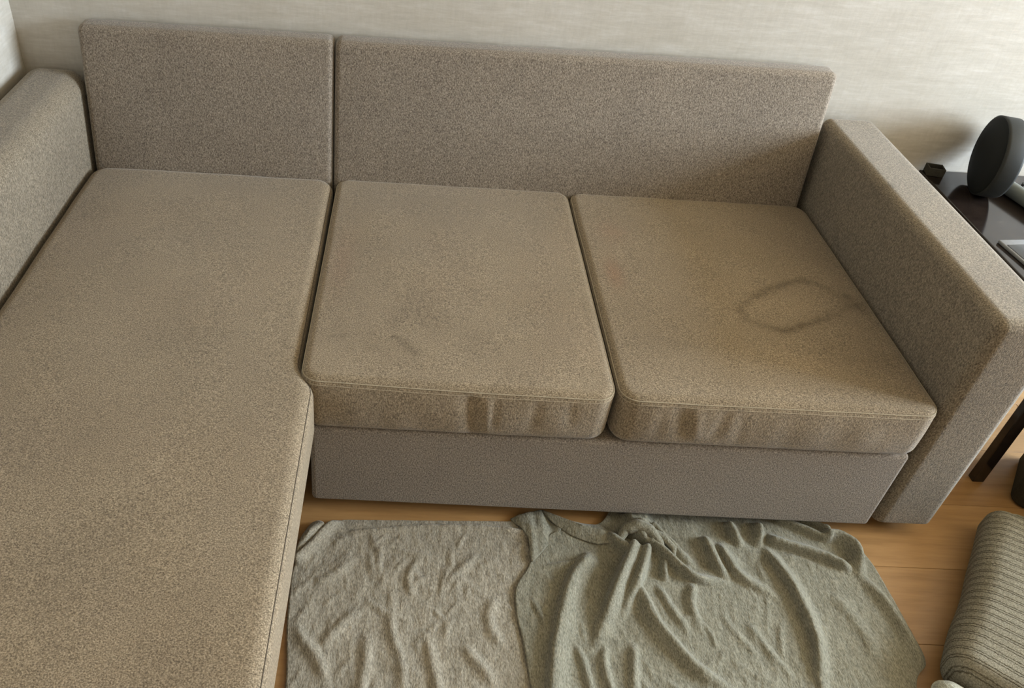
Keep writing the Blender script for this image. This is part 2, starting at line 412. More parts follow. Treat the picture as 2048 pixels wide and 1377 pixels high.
def stain_mid(p):
    if p.z < ZB+0.1: return (0.2*max(0, noise.noise(Vector((p.x*5, p.z*12, 0)))), 0, 0)
    q = (p.x+0.008*noise.noise(Vector((p.x*35, p.y*35, 0))), p.y+0.008*noise.noise(Vector((p.x*35, p.y*35, 5))))
    s = 0
    d, t = poly_dist(q, [(0.205, 0.135), (0.232, 0.118), (0.255, 0.092)]); s = max(s, 0.75*math.exp(-(d/0.011)**2))
    d, t = poly_dist(q, [(0.20, 0.175), (0.225, 0.215)]); s = max(s, 0.38*math.exp(-(d/0.022)**2))
    d, t = poly_dist(q, [(0.06, 0.125), (0.09, 0.135)]); s = max(s, 0.35*math.exp(-(d/0.010)**2))
    s = max(s, 0.4*gauss(p, (0.16, 0.10), 0.012, 0.008), 0.35*gauss(p, (0.11, 0.095), 0.010, 0.01), 0.22*gauss(p, (0.27, 0.20), 0.08, 0.06), 0.2*gauss(p, (0.40, 0.14), 0.05, 0.05))
    s += 0.22*max(0, noise.noise(Vector((p.x*5, p.y*5, 8))))
    bl = 0.35*gauss(p, (0.06, 0.42), 0.03, 0.12)+0.15*max(0, noise.noise(Vector((p.x*4, p.y*4, 18))))
    return (min(1, s), 0.25*gauss(p, (0.66, 0.16), 0.03, 0.1), bl)
def stain_chaise(p):
    if p.z < ZB+0.1: return (0, 0, 0)
    s = 0.22*max(0, noise.noise(Vector((p.x*4.5, p.y*4.5, 4)))) + 0.2*gauss(p, (-0.22, 0.13), 0.07, 0.06)
    s = max(s, 0.4*gauss(p, (-0.115, 0.285), 0.006, 0.010))
    b_ = 0.35*gauss(p, (-0.225, 0.155), 0.035, 0.012)
    return (min(1, s), b_, 0.12*max(0, noise.noise(Vector((p.x*3, p.y*3, 28)))))

def seam_line(P, r, mat, parent, closed=True, name='seam'):
    return obj(name, tube(P, r, 5, closed), mat, parent)
FOLDS_M = [(0.386, 0.030, 0.017, 0.0085, 0.0, 0.96), (0.420, 0.010, 0.010, -0.003, 0.1, 0.94), (0.432, 0.006, 0.007, 0.0035, 0.2, 0.94), (0.52, -0.01, 0.012, 0.0028, 0.2, 0.92), (0.60, 0.01, 0.012, 0.0028, 0.3, 0.92)]
FOLDS_R = [(0.850, 0.04, 0.018, 0.005, 0.15, 0.94), (0.882, 0.03, 0.010, -0.003, 0.2, 0.92), (0.80, 0.0, 0.014, 0.002, 0.2, 0.92), (0.93, -0.02, 0.012, 0.0025, 0.2, 0.92), (0.98, 0.02, 0.014, 0.002, 0.1, 0.9)]
for (x0, x1, folds, sf, lab) in ((0.009, 0.697, FOLDS_M, stain_mid, 'square seat cushion next to the chaise'),
                                 (0.703, 1.417, FOLDS_R, stain_light_right, 'seat cushion with a dark ring stain beside the right armrest')):
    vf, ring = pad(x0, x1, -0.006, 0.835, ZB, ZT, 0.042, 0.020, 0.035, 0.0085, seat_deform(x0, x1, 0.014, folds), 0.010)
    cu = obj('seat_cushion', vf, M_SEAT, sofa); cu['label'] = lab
    paint(cu, sf)
    seam_line(ring(0.006, 0.0006), 0.0013, M_SEAM, cu)
    seam_line(ring(0.0165, 0.0000), 0.0007, M_SEAM, cu)

# chaise: long pad with an S-shaped step on its right side
def chaise_edge(y):
    return 0.0+0.004*(1-smoothstep(0.0, 0.8, y))+(0.038)*(1-smoothstep(-0.030, 0.062, y))
def chaise_deform(puff):
    def f(p):
        u = (p.x+0.355)/0.35; w = (p.y-0.03)/0.80
        s = smoothstep(-0.62, 0.0, p.x) if p.x > -0.62 else 0
        e = chaise_edge(p.y)
        p.x += s*s*(e-0.0)
        if p.z > ZB+0.05:
            k = smoothstep(ZB+0.05, ZT, p.z)
            p.z += k*puff*max(0, 1-u*u)*max(0, 1-w**4)+k*0.003*noise.noise(Vector((p.x*5, p.y*5, 13)))
        else:
            pass
        return p
    return f
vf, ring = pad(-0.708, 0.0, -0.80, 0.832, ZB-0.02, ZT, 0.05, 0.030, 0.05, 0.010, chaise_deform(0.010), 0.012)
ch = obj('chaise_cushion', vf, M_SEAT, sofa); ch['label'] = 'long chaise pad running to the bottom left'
paint(ch, stain_chaise)
seam_line([p+Vector((0, 0, 0.0003)) for p in ring(0.005, 0.0)], 0.0011, M_SEAMD, ch)
vf, _ = pad(-0.705, -0.012, -0.775, 0.84, Z0, ZB-0.018, 0.012, 0.012, 0.012, 0.15)
obj('chaise_base', vf, M_FAB, sofa)

# backrest panels, leaning back
def lean(p):
    p.y += (p.z-0.45)*0.142
    p.y += 0.0015*noise.noise(Vector((p.x*4, p.z*6, 9)))
    return p
for (x0, x1, lab) in ((-0.704, -0.0055, 'narrow backrest panel behind the chaise'), (-0.0025, 1.402, 'wide backrest panel behind the two seat cushions')):
    hs = None
    def bdef(p, x0=x0, x1=x1):
        # built lying in XZ: p.x -> x, p.y -> z, p.z -> -y
        u = (p.x-(x0+x1)/2)/((x1-x0)/2); q = Vector((p.x, -p.z, p.y))
        t = (q.z-0.30)/(0.857-0.30)
        if -p.z < 0.845: q.y -= 0.006*max(0, 1-u**8)*max(0, 1-(2*t-1)**6)
        return lean(q)
    vf, ring = pad(x0, x1, 0.30, 0.857, -0.888, -0.826, 0.020, 0.016, 0.016, 0.05, bdef)
    bk = obj('backrest', vf, M_FAB, sofa); bk['label'] = lab
# frame behind the backrests, down to the floor gap
obj('back_frame', pad(-0.70, 1.40, 0.842, 0.935, Z0, 0.42, 0.01, 0.01, 0.01, 0.2)[0], M_FAB, sofa)

# armrests
def arm(x0, x1, y0, y1, z1, lab, marks, rr=0.025):
    vf, ring = pad(x0, x1, y0, y1, Z0, z1, 0.022, rr, 0.008, 0.012)
    a = obj('armrest', vf, M_ARM, sofa); a['label'] = lab
    paint(a, marks); return a
arm(1.424, 1.576, 0.008, 0.930, 0.708, 'right armrest beside the dark table',
    lambda p: (max(0.8*math.exp(-((p.x-1.445)/0.012)**2-((p.y-0.540)/0.014)**2), 0.6*math.exp(-((p.x-1.560)/0.010)**2-((p.y-0.560)/0.009)**2), 0.15*max(0, noise.noise(Vector((p.x*6, p.y*6, p.z*6))))) if p.z > 0.6 else 0.2*max(0, noise.noise(Vector((p.x*6, p.y*5, p.z*5)))), 0, 0))
arm(-0.888, -0.716, 0.008, 0.945, 0.714, 'left armrest against the left wall', lambda p: (0.12*max(0, noise.noise(Vector((p.x*6, p.y*6, p.z*6)))), 0, 0), 0.052)
for (fx, fy) in ((0.07, 0.06), (1.36, 0.06), (0.07, 0.80), (1.36, 0.80), (1.50, 0.07), (1.50, 0.86), (-0.64, -0.70), (-0.08, -0.70), (-0.80, 0.07), (-0.80, 0.86), (-0.08, 0.78)):
    bm = bmesh.new(); bmesh.ops.create_cone(bm, cap_ends=True, segments=20, radius1=0.020, radius2=0.026, depth=Z0+0.004, matrix=Matrix.Translation((fx, fy, (Z0+0.004)/2)))
    obj('foot', bm, M_FOOT, sofa)

# ---------------------------------------------------------------- floor cloths
def knit(name, dark, mid, light):
    mt, nt, b = newmat(name)
    n1 = noise_tex(nt, coords(nt, (1, 0.35, 1), rot=(0, 0, 0.12)), 420, 3, 0.6)
    n2 = noise_tex(nt, coords(nt, (1, 0.5, 1)), 60, 3, 0.6)
    r1 = ramp(nt, n1, [(0.30, dark), (0.5, mid), (0.70, light)])
    r2 = ramp(nt, n2, [(0.3, (0.86, 0.87, 0.86)), (0.7, (1.08, 1.08, 1.06))])
    w = N(nt, 'ShaderNodeTexWave'); w.inputs['Scale'].default_value = 95; w.inputs['Distortion'].default_value = 1.2; w.inputs['Detail'].default_value = 1
    nt.links.new(coords(nt, (1, 0.08, 0.3), rot=(0, 0, 0.1)), w.inputs[0])
    rw = ramp(nt, w.outputs[1], [(0.0, (0.86, 0.86, 0.86)), (0.5, (1.04, 1.04, 1.04))])
    col = mix(nt, 1.0, mix(nt, 1.0, r1.outputs[0], r2.outputs[0], 'MULTIPLY'), rw.outputs[0], 'MULTIPLY')
    nt.links.new(col, b.inputs['Base Color']); b.inputs['Roughness'].default_value = 0.95; b.inputs['Specular IOR Level'].default_value = 0.1
    b.inputs['Sheen Weight'].default_value = 0.2
    p = bump(nt, n2, b, 0.75, 0.005); bump(nt, n1, b, 0.4, 0.0012, p)
    return mt
M_CLA = knit('grey_knit', (0.155, 0.134, 0.104), (0.28, 0.248, 0.196), (0.41, 0.37, 0.30))
M_CLB = knit('sage_knit', (0.115, 0.107, 0.080), (0.210, 0.196, 0.150), (0.30, 0.283, 0.222))

def catmull(pts, n):
    P = [Vector((a, b_, 0)) for a, b_ in pts]; out = []
    m_ = len(P)-1
    for i in range(n):
        t = i/(n-1)*m_; k = min(int(t), m_-1); s = t-k
        p0, p1, p2, p3 = P[max(0, k-1)], P[k], P[k+1], P[min(m_, k+2)]
        out.append(0.5*((2*p1)+(p2-p0)*s+(2*p0-5*p1+4*p2-p3)*s*s+(3*p1-p0-3*p2+p3)*s**3))
    return out
def ridge_field(ridges):
    R = []
    for (pts, wd, amp, e0, e1, push) in ridges:
        q = [(v.x, v.y) for v in catmull(pts, 14)]
        xs = [a for a, _ in q]; ys_ = [b_ for _, b_ in q]
        R.append((q, wd, amp, e0, e1, push, min(xs)-4*wd, max(xs)+4*wd, min(ys_)-4*wd, max(ys_)+4*wd))
    def f(x, y):
        h = 0.0; dx = dy = 0.0
        for (q, wd, amp, e0, e1, push, xa, xb, ya, yb) in R:
            if x < xa or x > xb or y < ya or y > yb: continue
            d, t = poly_dist((x, y), q)
            if d > 4*wd: continue
            g = amp*math.exp(-(d/wd)**2)*(smoothstep(-0.001, e0, t) if e0 > 0 else 1)*(1-smoothstep(1-e1, 1.001, t) if e1 > 0 else 1)
            h = h+g if amp < 0 else max(h, g)+0.35*min(h, g) if h > 0 else h+g
            dx += push[0]*g; dy += push[1]*g
        return h, dx, dy
    return f
def sheet(left, right, nx, ny, field, base, wr, seed, edge_lift=0.0):
    """cloth sheet spanned between a left and a right border (both run from the sofa side to the camera side)"""
    L = catmull(left, ny); Rr = catmull(right, ny); vs, fs = [], []
    for j in range(ny):
        for i in range(nx):
            s = i/(nx-1); p = L[j].lerp(Rr[j], s)
            h, dx, dy = field(p.x, p.y)
            n_ = wr*(noise.noise(Vector((p.x*13+seed, p.y*13, 0)))*0.8+0.6*noise.noise(Vector((p.x*31+p.y*9, p.y*27-p.x*12+seed, 4)))+0.3*noise.noise(Vector((p.x*70, p.y*70, seed))))
            ed = min(i, nx-1-i, j, ny-1-j)/6.0; k = min(1, ed)
            z_ = base+max(0, h)+max(-base*0.5, abs(n_)*1.2*(0.35+0.65*k))
            if p.y+dy > -0.02: z_ = min(z_, 0.036+0.02*(1-smoothstep(-0.02, -0.004, p.y+dy)))
            vs.append((p.x+dx, p.y+dy, z_))
    for j in range(ny-1):
        for i in range(nx-1): fs.append((j*nx+i, (j+1)*nx+i, (j+1)*nx+i+1, j*nx+i+1))
    return vs, fs
def solid(o, t):
    md = o.modifiers.new('thickness', 'SOLIDIFY'); md.thickness = t; md.offset = 1.0
# flat throw on the left
def creases(n, x0, x1, y0, y1, seed, amp, main):
    rnd = random.Random(seed); out = []
    for _ in range(n):
        x, y = rnd.uniform(x0, x1), rnd.uniform(y0, y1); a = main+rnd.gauss(0, 0.45)+(math.pi/2 if rnd.random() < 0.25 else 0); L_ = rnd.uniform(0.04, 0.13)
        dx, dy = math.cos(a)*L_/2, math.sin(a)*L_/2; k = rnd.uniform(-0.012, 0.012)
        out.append(([(x-dx, y-dy), (x+k*math.sin(a), y-k*math.cos(a)), (x+dx, y+dy)], rnd.uniform(0.004, 0.009), amp*rnd.uniform(0.5, 1.2), 0.4, 0.4, (0, 0)))
    return out
RA = [([(0.114, -0.062), (0.198, -0.055), (0.307, -0.040), (0.442, -0.034), (0.60, -0.046)], 0.006, 0.007, 0.2, 0.0, (0, 0.7)),
      ([(0.234, -0.170), (0.233, -0.292), (0.257, -0.366), (0.27, -0.46)], 0.011, 0.0065, 0.4, 0.3, (0.4, 0)),
      ([(0.185, -0.30), (0.180, -0.39), (0.17, -0.47)], 0.012, 0.008, 0.3, 0.3, (0.4, 0)),
      ([(0.309, -0.290), (0.331, -0.384), (0.35, -0.47)], 0.011, 0.0065, 0.3, 0.3, (-0.3, 0)),
      ([(0.086, -0.342), (0.125, -0.29), (0.164, -0.249)], 0.010, 0.007, 0.3, 0.3, (0, 0)),
      ([(0.02, -0.285), (0.055, -0.335), (0.09, -0.373), (0.11, -0.44)], 0.012, 0.008, 0.3, 0.3, (0, 0)),
      ([(0.385, -0.32), (0.42, -0.36), (0.456, -0.406)], 0.012, 0.008, 0.3, 0.3, (0, 0)),
      ([(0.343, -0.193), (0.39, -0.145), (0.439, -0.10)], 0.009, 0.005, 0.3, 0.3, (0, 0)),
      ([(0.200, -0.085), (0.199, -0.13), (0.204, -0.185)], 0.006, 0.004, 0.3, 0.3, (0, 0)),
      ([(0.05, -0.20), (0.10, -0.17), (0.14, -0.12)], 0.012, 0.006, 0.3, 0.3, (0, 0)),
      ([(0.30, -0.11), (0.27, -0.17), (0.28, -0.22)], 0.008, 0.005, 0.3, 0.3, (0, 0)),
      ([(0.47, -0.20), (0.45, -0.27), (0.48, -0.33)], 0.012, 0.006, 0.3, 0.3, (0, 0)),
      ([(0.007, -0.150), (0.040, -0.112), (0.075, -0.060), (0.105, -0.028)], 0.008, 0.016, 0.1, 0.3, (-0.5, 0.5))]
RA += creases(75, 0.03, 0.56, -0.50, -0.07, 5, 0.0030, 1.0)
va = sheet([(0.105, -0.026), (0.050, -0.075), (0.006, -0.150), (0.004, -0.22), (0.010, -0.30), (0.026, -0.43), (0.03, -0.62)],
           [(0.62, -0.004), (0.63, -0.08), (0.63, -0.15), (0.63, -0.22), (0.63, -0.30), (0.63, -0.43), (0.63, -0.62)], 150, 170, ridge_field(RA), 0.0035, 0.0022, 3.0)
# its turned-up top left corner
def flap(outline, hfun, n=16):
    """filled fan patch from a closed outline with its own heights"""
    P = [Vector((a, b_, 0)) for a, b_ in outline]; c = sum(P, Vector())/len(P); m_ = len(P); dense = []
    for i in range(m_*5):
        t = i/5; k = int(t); s = t-k
        p0, p1, p2, p3 = P[(k-1) % m_], P[k % m_], P[(k+1) % m_], P[(k+2) % m_]
        q = 0.5*((2*p1)+(p2-p0)*s+(2*p0-5*p1+4*p2-p3)*s*s+(3*p1-p0-3*p2+p3)*s**3); dense.append(q.lerp(p1.lerp(p2, s), 0.5))
    vs, fs = [], []; D = len(dense)
    for r in range(n+1):
        for q in dense:
            p = c.lerp(q, r/n); vs.append((p.x, p.y, hfun(p.x, p.y, r/n)))
    for r in range(n):
        for i in range(D):
            fs.append((r*D+i, (r+1)*D+i, (r+1)*D+(i+1) % D, r*D+(i+1) % D))
    return vs, fs
fa = flap([(0.004, -0.125), (0.014, -0.078), (0.030, -0.040), (0.044, -0.034), (0.064, -0.048), (0.045, -0.085), (0.012, -0.14)],
          lambda x, y, r: 0.012+0.012*math.sin((x-y)*70+0.6)*(1-r*0.4)+0.008*(1-r))
throw = obj('throw_blanket', join([va, fa]), M_CLA, None, origin=(0.3, -0.3, 0)); solid(throw, 0.0025)
tag(throw, 'grey-brown knitted throw lying nearly flat on the floor beside the chaise', 'blanket')

# bunched throw on the right
RB = [([(0.822, -0.062), (0.795, -0.115), (0.753, -0.186), (0.705, -0.27), (0.66, -0.35)], 0.0143, 0.0420, 0.10, 0.6, (-0.25, 0)),
      ([(0.842, -0.070), (0.815, -0.13), (0.775, -0.20), (0.735, -0.27)], 0.0101, 0.0357, 0.10, 0.6, (0.1, 0)),
      ([(0.790, -0.155), (0.805, -0.21), (0.823, -0.266), (0.879, -0.352), (0.945, -0.40), (1.0, -0.46)], 0.0134, 0.0210, 0.15, 0.5, (0.2, 0)),
      ([(0.725, -0.105), (0.700, -0.115), (0.665, -0.155), (0.640, -0.204), (0.604, -0.309), (0.584, -0.401), (0.57, -0.50)], 0.0185, 0.0231, 0.2, 0.1, (-0.5, 0)),
      ([(0.842, -0.045), (0.877, -0.078), (0.905, -0.115), (0.935, -0.143), (0.985, -0.150), (1.036, -0.153)], 0.0101, 0.0284, 0.05, 0.5, (0.1, -0.3)),
      ([(0.937, -0.150), (0.915, -0.20), (0.915, -0.239), (0.928, -0.296)], 0.0101, 0.0105, 0.2, 0.5, (0.2, 0)),
      ([(1.135, -0.045), (1.160, -0.11), (1.177, -0.167), (1.182, -0.285), (1.152, -0.38), (1.15, -0.45)], 0.0134, 0.0231, 0.2, 0.4, (-0.4, 0)),
      ([(1.150, -0.030), (1.182, -0.040), (1.274, -0.071), (1.338, -0.108)], 0.0118, 0.0252, 0.2, 0.2, (0, -0.3)),
      ([(1.290, -0.018), (1.326, -0.018), (1.356, -0.045), (1.352, -0.085), (1.338, -0.130)], 0.0134, 0.0315, 0.1, 0.3, (0.2, 0)),
      ([(1.022, -0.043), (1.040, -0.10), (1.056, -0.135), (1.144, -0.200)], 0.0118, 0.0189, 0.2, 0.4, (-0.2, -0.2)),
      ([(0.862, -0.006), (0.885, -0.045), (0.915, -0.080), (0.962, -0.130)], 0.0109, 0.0252, 0.1, 0.5, (0.1, 0.1)),
      ([(0.990, -0.030), (1.000, -0.07), (1.008, -0.12), (1.030, -0.145)], 0.0118, 0.0231, 0.2, 0.4, (-0.2, 0)),
      ([(1.067, 0.015), (1.072, -0.02), (1.080, -0.060)], 0.0101, 0.0252, 0.3, 0.4, (-0.2, 0)),
      ([(1.138, 0.015), (1.130, -0.02), (1.115, -0.055)], 0.0109, 0.0252, 0.3, 0.4, (0.2, 0)),
      ([(1.19, 0.03), (1.25, 0.005), (1.310, -0.030)], 0.0092, 0.0210, 0.2, 0.2, (0, -0.2)),
      ([(1.24, 0.04), (1.288, 0.026), (1.322, -0.005)], 0.0084, 0.0231, 0.2, 0.2, (0, -0.2)),
      ([(0.632, -0.308), (0.645, -0.35), (0.655, -0.42)], 0.0076, 0.0084, 0.4, 0.2, (0, 0)),
      ([(0.704, -0.300), (0.69, -0.36), (0.70, -0.43)], 0.0084, 0.0095, 0.4, 0.2, (0, 0)),
      ([(0.768, -0.300), (0.755, -0.35), (0.741, -0.42)], 0.0092, 0.0105, 0.4, 0.2, (0, 0)),
      ([(0.845, -0.16), (0.865, -0.22), (0.90, -0.29)], 0.0084, 0.0095, 0.3, 0.4, (0, 0)),
      ([(0.880, -0.10), (0.870, -0.135), (0.868, -0.16)], 0.0067, 0.0168, 0.2, 0.4, (0, 0)),
      ([(0.579, -0.132), (0.63, -0.125), (0.694, -0.112)], 0.0050, 0.0063, 0.4, 0.2, (0, 0.3)),
      ([(0.545, -0.20), (0.565, -0.25), (0.585, -0.30)], 0.0050, 0.0053, 0.4, 0.2, (0, 0)),
      ([(1.03, -0.24), (1.06, -0.31), (1.10, -0.38)], 0.0084, 0.0053, 0.3, 0.3, (0, 0)),
      ([(1.25, -0.16), (1.29, -0.24), (1.30, -0.33)], 0.0168, 0.0063, 0.3, 0.3, (0, 0)),
      ([(1.340, -0.10), (1.375, -0.19), (1.388, -0.27), (1.39, -0.34)], 0.0118, 0.0147, 0.3, 0.3, (0.3, 0)),
      ([(0.83, 0.03), (0.835, 0.0), (0.838, -0.025), (0.82, -0.055)], 0.0252, 0.0420, 0.1, 0.15, (0, -0.3)),
      ([(0.745, -0.035), (0.775, -0.060), (0.800, -0.085)], 0.0134, 0.0315, 0.3, 0.15, (0, -0.3))]
RB += creases(80, 0.60, 1.36, -0.50, -0.08, 9, 0.0032, 2.0)
vb = sheet([(0.770, 0.030), (0.735, -0.008), (0.640, -0.030), (0.590, -0.065), (0.545, -0.140), (0.515, -0.190), (0.512, -0.25), (0.521, -0.313), (0.529, -0.404), (0.54, -0.50), (0.55, -0.62)],
           [(1.260, 0.045), (1.305, 0.012), (1.350, -0.012), (1.378, -0.045), (1.394, -0.085), (1.400, -0.14), (1.404, -0.20), (1.406, -0.26), (1.404, -0.322), (1.355, -0.385), (1.31, -0.60)], 230, 190, ridge_field(RB), 0.0095, 0.0024, 11.0)
fb = flap([(0.518, -0.002), (0.560, 0.012), (0.598, 0.023), (0.625, -0.012), (0.640, -0.030), (0.600, -0.078), (0.558, -0.124), (0.556, -0.060), (0.540, -0.030)],
          lambda x, y, r: 0.012+0.010*math.exp(-((x-0.565)/0.012)**2)+0.006*(1-r)+0.004*math.sin(x*130))
fc = flap([(0.598, 0.023), (0.635, 0.004), (0.690, -0.010), (0.735, -0.018), (0.775, -0.045), (0.765, -0.062), (0.725, -0.070), (0.665, -0.048), (0.620, -0.012)],
          lambda x, y, r: 0.016+0.016*(1-r)+0.010*math.exp(-((x-0.74)/0.02)**2)*(1-r*0.4))
# the pinched tuck: a lip of cloth bridging the radiating pleats
lip = []
for (pts, rad) in (([(0.775, -0.062, 0.030), (0.792, -0.040, 0.040), (0.822, -0.034, 0.052), (0.850, -0.046, 0.050), (0.872, -0.068, 0.036), (0.880, -0.086, 0.020)], [0.008, 0.013, 0.015, 0.013, 0.009, 0.004]),
                   ([(0.850, -0.036, 0.036), (0.880, -0.052, 0.036), (0.903, -0.078, 0.030), (0.900, -0.100, 0.018)], [0.010, 0.010, 0.008, 0.004])):
    pc = []
    for i in range(24):
        t = i/23*(len(pts)-1); k = min(int(t), len(pts)-2); s = t-k; s2 = s*s*(3-2*s)*0.5+s*0.5
        pc.append(Vector(pts[k]).lerp(Vector(pts[k+1]), s2))
    rr = [rad[min(int(i/23*(len(rad)-1)), len(rad)-2)]*(1-(i/23*(len(rad)-1)-min(int(i/23*(len(rad)-1)), len(rad)-2)))+rad[min(int(i/23*(len(rad)-1)), len(rad)-2)+1]*(i/23*(len(rad)-1)-min(int(i/23*(len(rad)-1)), len(rad)-2)) for i in range(24)]
    lip.append(tube(pc, rr, 14))
bthrow = obj('throw_blanket', join([vb, fb, fc]+lip), M_CLB, None, origin=(0.95, -0.3, 0)); solid(bthrow, 0.0025)
tag(bthrow, 'sage-grey throw bunched into radiating folds in front of the sofa base', 'blanket')

# ---------------------------------------------------------------- cushions on the floor at the right
def ribbed():
    mt, nt, b = newmat('ribbed_cover')
    a = N(nt, 'ShaderNodeUVMap')
    sp = N(nt, 'ShaderNodeSeparateXYZ'); nt.links.new(a.outputs[0], sp.inputs[0])
    ws = []
    n1 = noise_tex(nt, coords(nt, (1, 1, 1)), 350, 3, 0.6)
    r1 = ramp(nt, n1, [(0.3, (0.11, 0.098, 0.07)), (0.5, (0.215, 0.195, 0.148)), (0.72, (0.34, 0.31, 0.24))])
    # paired dark cords: period 1/34 of the length
    m1 = N(nt, 'ShaderNodeMath', operation='MULTIPLY'); m1.inputs[1].default_value = 25.0; nt.links.new(sp.outputs[1], m1.inputs[0])
    nz = noise_tex(nt, coords(nt, (1, 1, 1)), 160, 2, 0.5)
    ad = N(nt, 'ShaderNodeMath', operation='MULTIPLY_ADD'); ad.inputs[1].default_value = 0.22; nt.links.new(nz, ad.inputs[0]); nt.links.new(m1.outputs[0], ad.inputs[2])
    fr_ = N(nt, 'ShaderNodeMath', operation='FRACT'); nt.links.new(ad.outputs[0], fr_.inputs[0])
    r2 = ramp(nt, fr_.outputs[0], [(0.0, (1, 1, 1)), (0.44, (1, 1, 1)), (0.50, (0.36, 0.33, 0.28)), (0.58, (0.95, 0.95, 0.95)), (0.70, (0.95, 0.95, 0.95)), (0.77, (0.36, 0.33, 0.28)), (0.85, (1, 1, 1))])
    col = mix(nt, 1.0, r1.outputs[0], r2.outputs[0], 'MULTIPLY'); nt.links.new(col, b.inputs['Base Color'])
    b.inputs['Roughness'].default_value = 0.95; b.inputs['Specular IOR Level'].default_value = 0.1
    p = bump(nt, r2.outputs[0], b, 0.7, 0.003); bump(nt, n1, b, 0.4, 0.0015, p)
    return mt
M_RIB = ribbed()
QD = Vector((0.627, 0.780, 0)).normalized(); QP = Vector((QD.y, -QD.x, 0))      # along and across the striped cushion
def framed(c, across, along):
    """local (x across, y along) -> world"""
    return lambda p: Vector((c[0], c[1], 0))+across*p.x+along*p.y+Vector((0, 0, p.z))
CW, CL = 0.42, 0.535
cc = Vector((1.561, -0.155, 0))+QP*(CW/2)
t1 = thing('floor_cushion', 'ribbed olive-grey striped cushion lying on the floor right of the blankets', 'cushion', (cc.x, cc.y, 0.0))
fr1 = framed(cc, QP, QD)
def cush_def(p):
    u, w = p.x/(CW/2), p.y/(CL/2)
    if p.z > 0.05: p.z += 0.026*max(0, 1-u*u)*max(0, 1-w*w)+0.003*noise.noise(Vector((p.x*12, p.y*12, 2)))
    p.x += 0.006*noise.noise(Vector((p.y*7, p.z*9, 1)))-0.012*(1-w*w)*(1 if u < 0 else -1)*abs(u)*-0.4
    return p
(vf, _) = pad(-CW/2, CW/2, -CL/2, CL/2, 0.002, 0.112, 0.026, 0.045, 0.040, 0.02, cush_def)
cv = obj('cover', ([tuple(fr1(Vector(v))) for v in vf[0]], vf[1]), M_RIB, t1)
uvl = cv.data.uv_layers.new(name='UVMap')
for lp in cv.data.loops:
    q = vf[0][lp.vertex_index]; uvl.data[lp.index].uv = ((q[0]+CW/2)/CW, (q[1]+CL/2)/CL)
hem = [fr1(Vector((x, CL/2-0.010-0.02*max(0, abs(x)/(CW/2)-0.75)**1.0*2, 0.100-0.05*max(0, abs(x)/(CW/2)-0.70)*2))) for x in [(-CW/2+0.02)+(CW-0.04)*i/30 for i in range(31)]]
obj('hem', tube(hem, 0.0045, 8), M_CLB, cv)
M_PALE = knit('pale_grey_knit', (0.22, 0.215, 0.17), (0.36, 0.35, 0.285), (0.48, 0.465, 0.39))
pc_ = Vector((1.398, -0.361, 0))+QP*0.135-QD*0.062
t2 = thing('small_cushion', 'small pale grey-green cushion tucked below the striped cushion', 'cushion', (pc_.x, pc_.y, 0))
fr2 = framed(pc_, QD, QP)
vf, ring = pad(-0.05, 0.05, -0.14, 0.14, 0.002, 0.085, 0.036, 0.034, 0.030, 0.02)
cv = obj('cover', ([tuple(fr2(Vector(v))) for v in vf[0]], vf[1]), M_PALE, t2)
obj('piping', tube([fr2(p) for p in ring(0.030, 0.0005)], 0.0022, 6, True), M_PALE, cv)
M_OLV = plain('dark_olive_canvas', (0.045, 0.038, 0.024), 0.9, 0.1, 300, 0.3, 0.3)
oc = Vector((1.865, 0.085, 0))+QP*0.225+QD*0.135
t3 = thing('storage_pouf', 'dark olive fabric pouf at the right frame edge behind the striped cushion', 'pouf', (oc.x, oc.y, 0))
fr3 = framed(oc, QP, QD)
def fmap(vf): return ([tuple(fr3(Vector(v))) for v in vf[0]], vf[1])
obj('body', fmap(pad(-0.255, 0.255, -0.105, 0.105, 0.002, 0.30, 0.03, 0.03, 0.01, 0.05)[0]), M_OLV, t3)
obj('lid', fmap(pad(-0.26, 0.26, -0.11, 0.11, 0.302, 0.36, 0.03, 0.02, 0.008, 0.05)[0]), M_OLV, t3)

# ---------------------------------------------------------------- dark side table and the things on it
mt, nt, b = newmat('dark_gloss_wood')
v = coords(nt, (0.3, 1, 1)); n = noise_tex(nt, v, 60, 4, 0.6)
r = ramp(nt, n, [(0.3, (0.010, 0.007, 0.006)), (0.7, (0.024, 0.017, 0.014))]); nt.links.new(r.outputs[0], b.inputs['Base Color'])
b.inputs['Roughness'].default_value = 0.12; b.inputs['Specular IOR Level'].default_value = 0.6
M_TAB = mt
TX0, TX1, TY0, TY1, TZ = 1.795, 2.50, 0.185, 0.945, 0.540
tb = thing('side_table', 'dark brown glossy wooden side table behind the right armrest', 'table', ((TX0+TX1)/2, (TY0+TY1)/2, 0))
obj('table_top', box(TX0, TX1, TY0, TY1, TZ-0.028, TZ, bev=0.003), M_TAB, tb, smooth=False)
for (lx, ly) in ((TX0+0.004, TY0+0.004), (TX1-0.04, TY0+0.004), (TX0+0.004, TY1-0.04), (TX1-0.04, TY1-0.04)):
    obj('leg', box(lx, lx+0.032, ly, ly+0.022, 0, TZ-0.028, bev=0.002), M_TAB, tb, smooth=False)
obj('apron', box(TX0+0.04, TX1-0.04, TY0+0.012, TY0+0.03, TZ-0.09, TZ-0.028), M_TAB, tb, smooth=False)
obj('apron', box(TX0+0.012, TX0+0.03, TY0+0.04, TY1-0.04, TZ-0.09, TZ-0.028), M_TAB, tb, smooth=False)
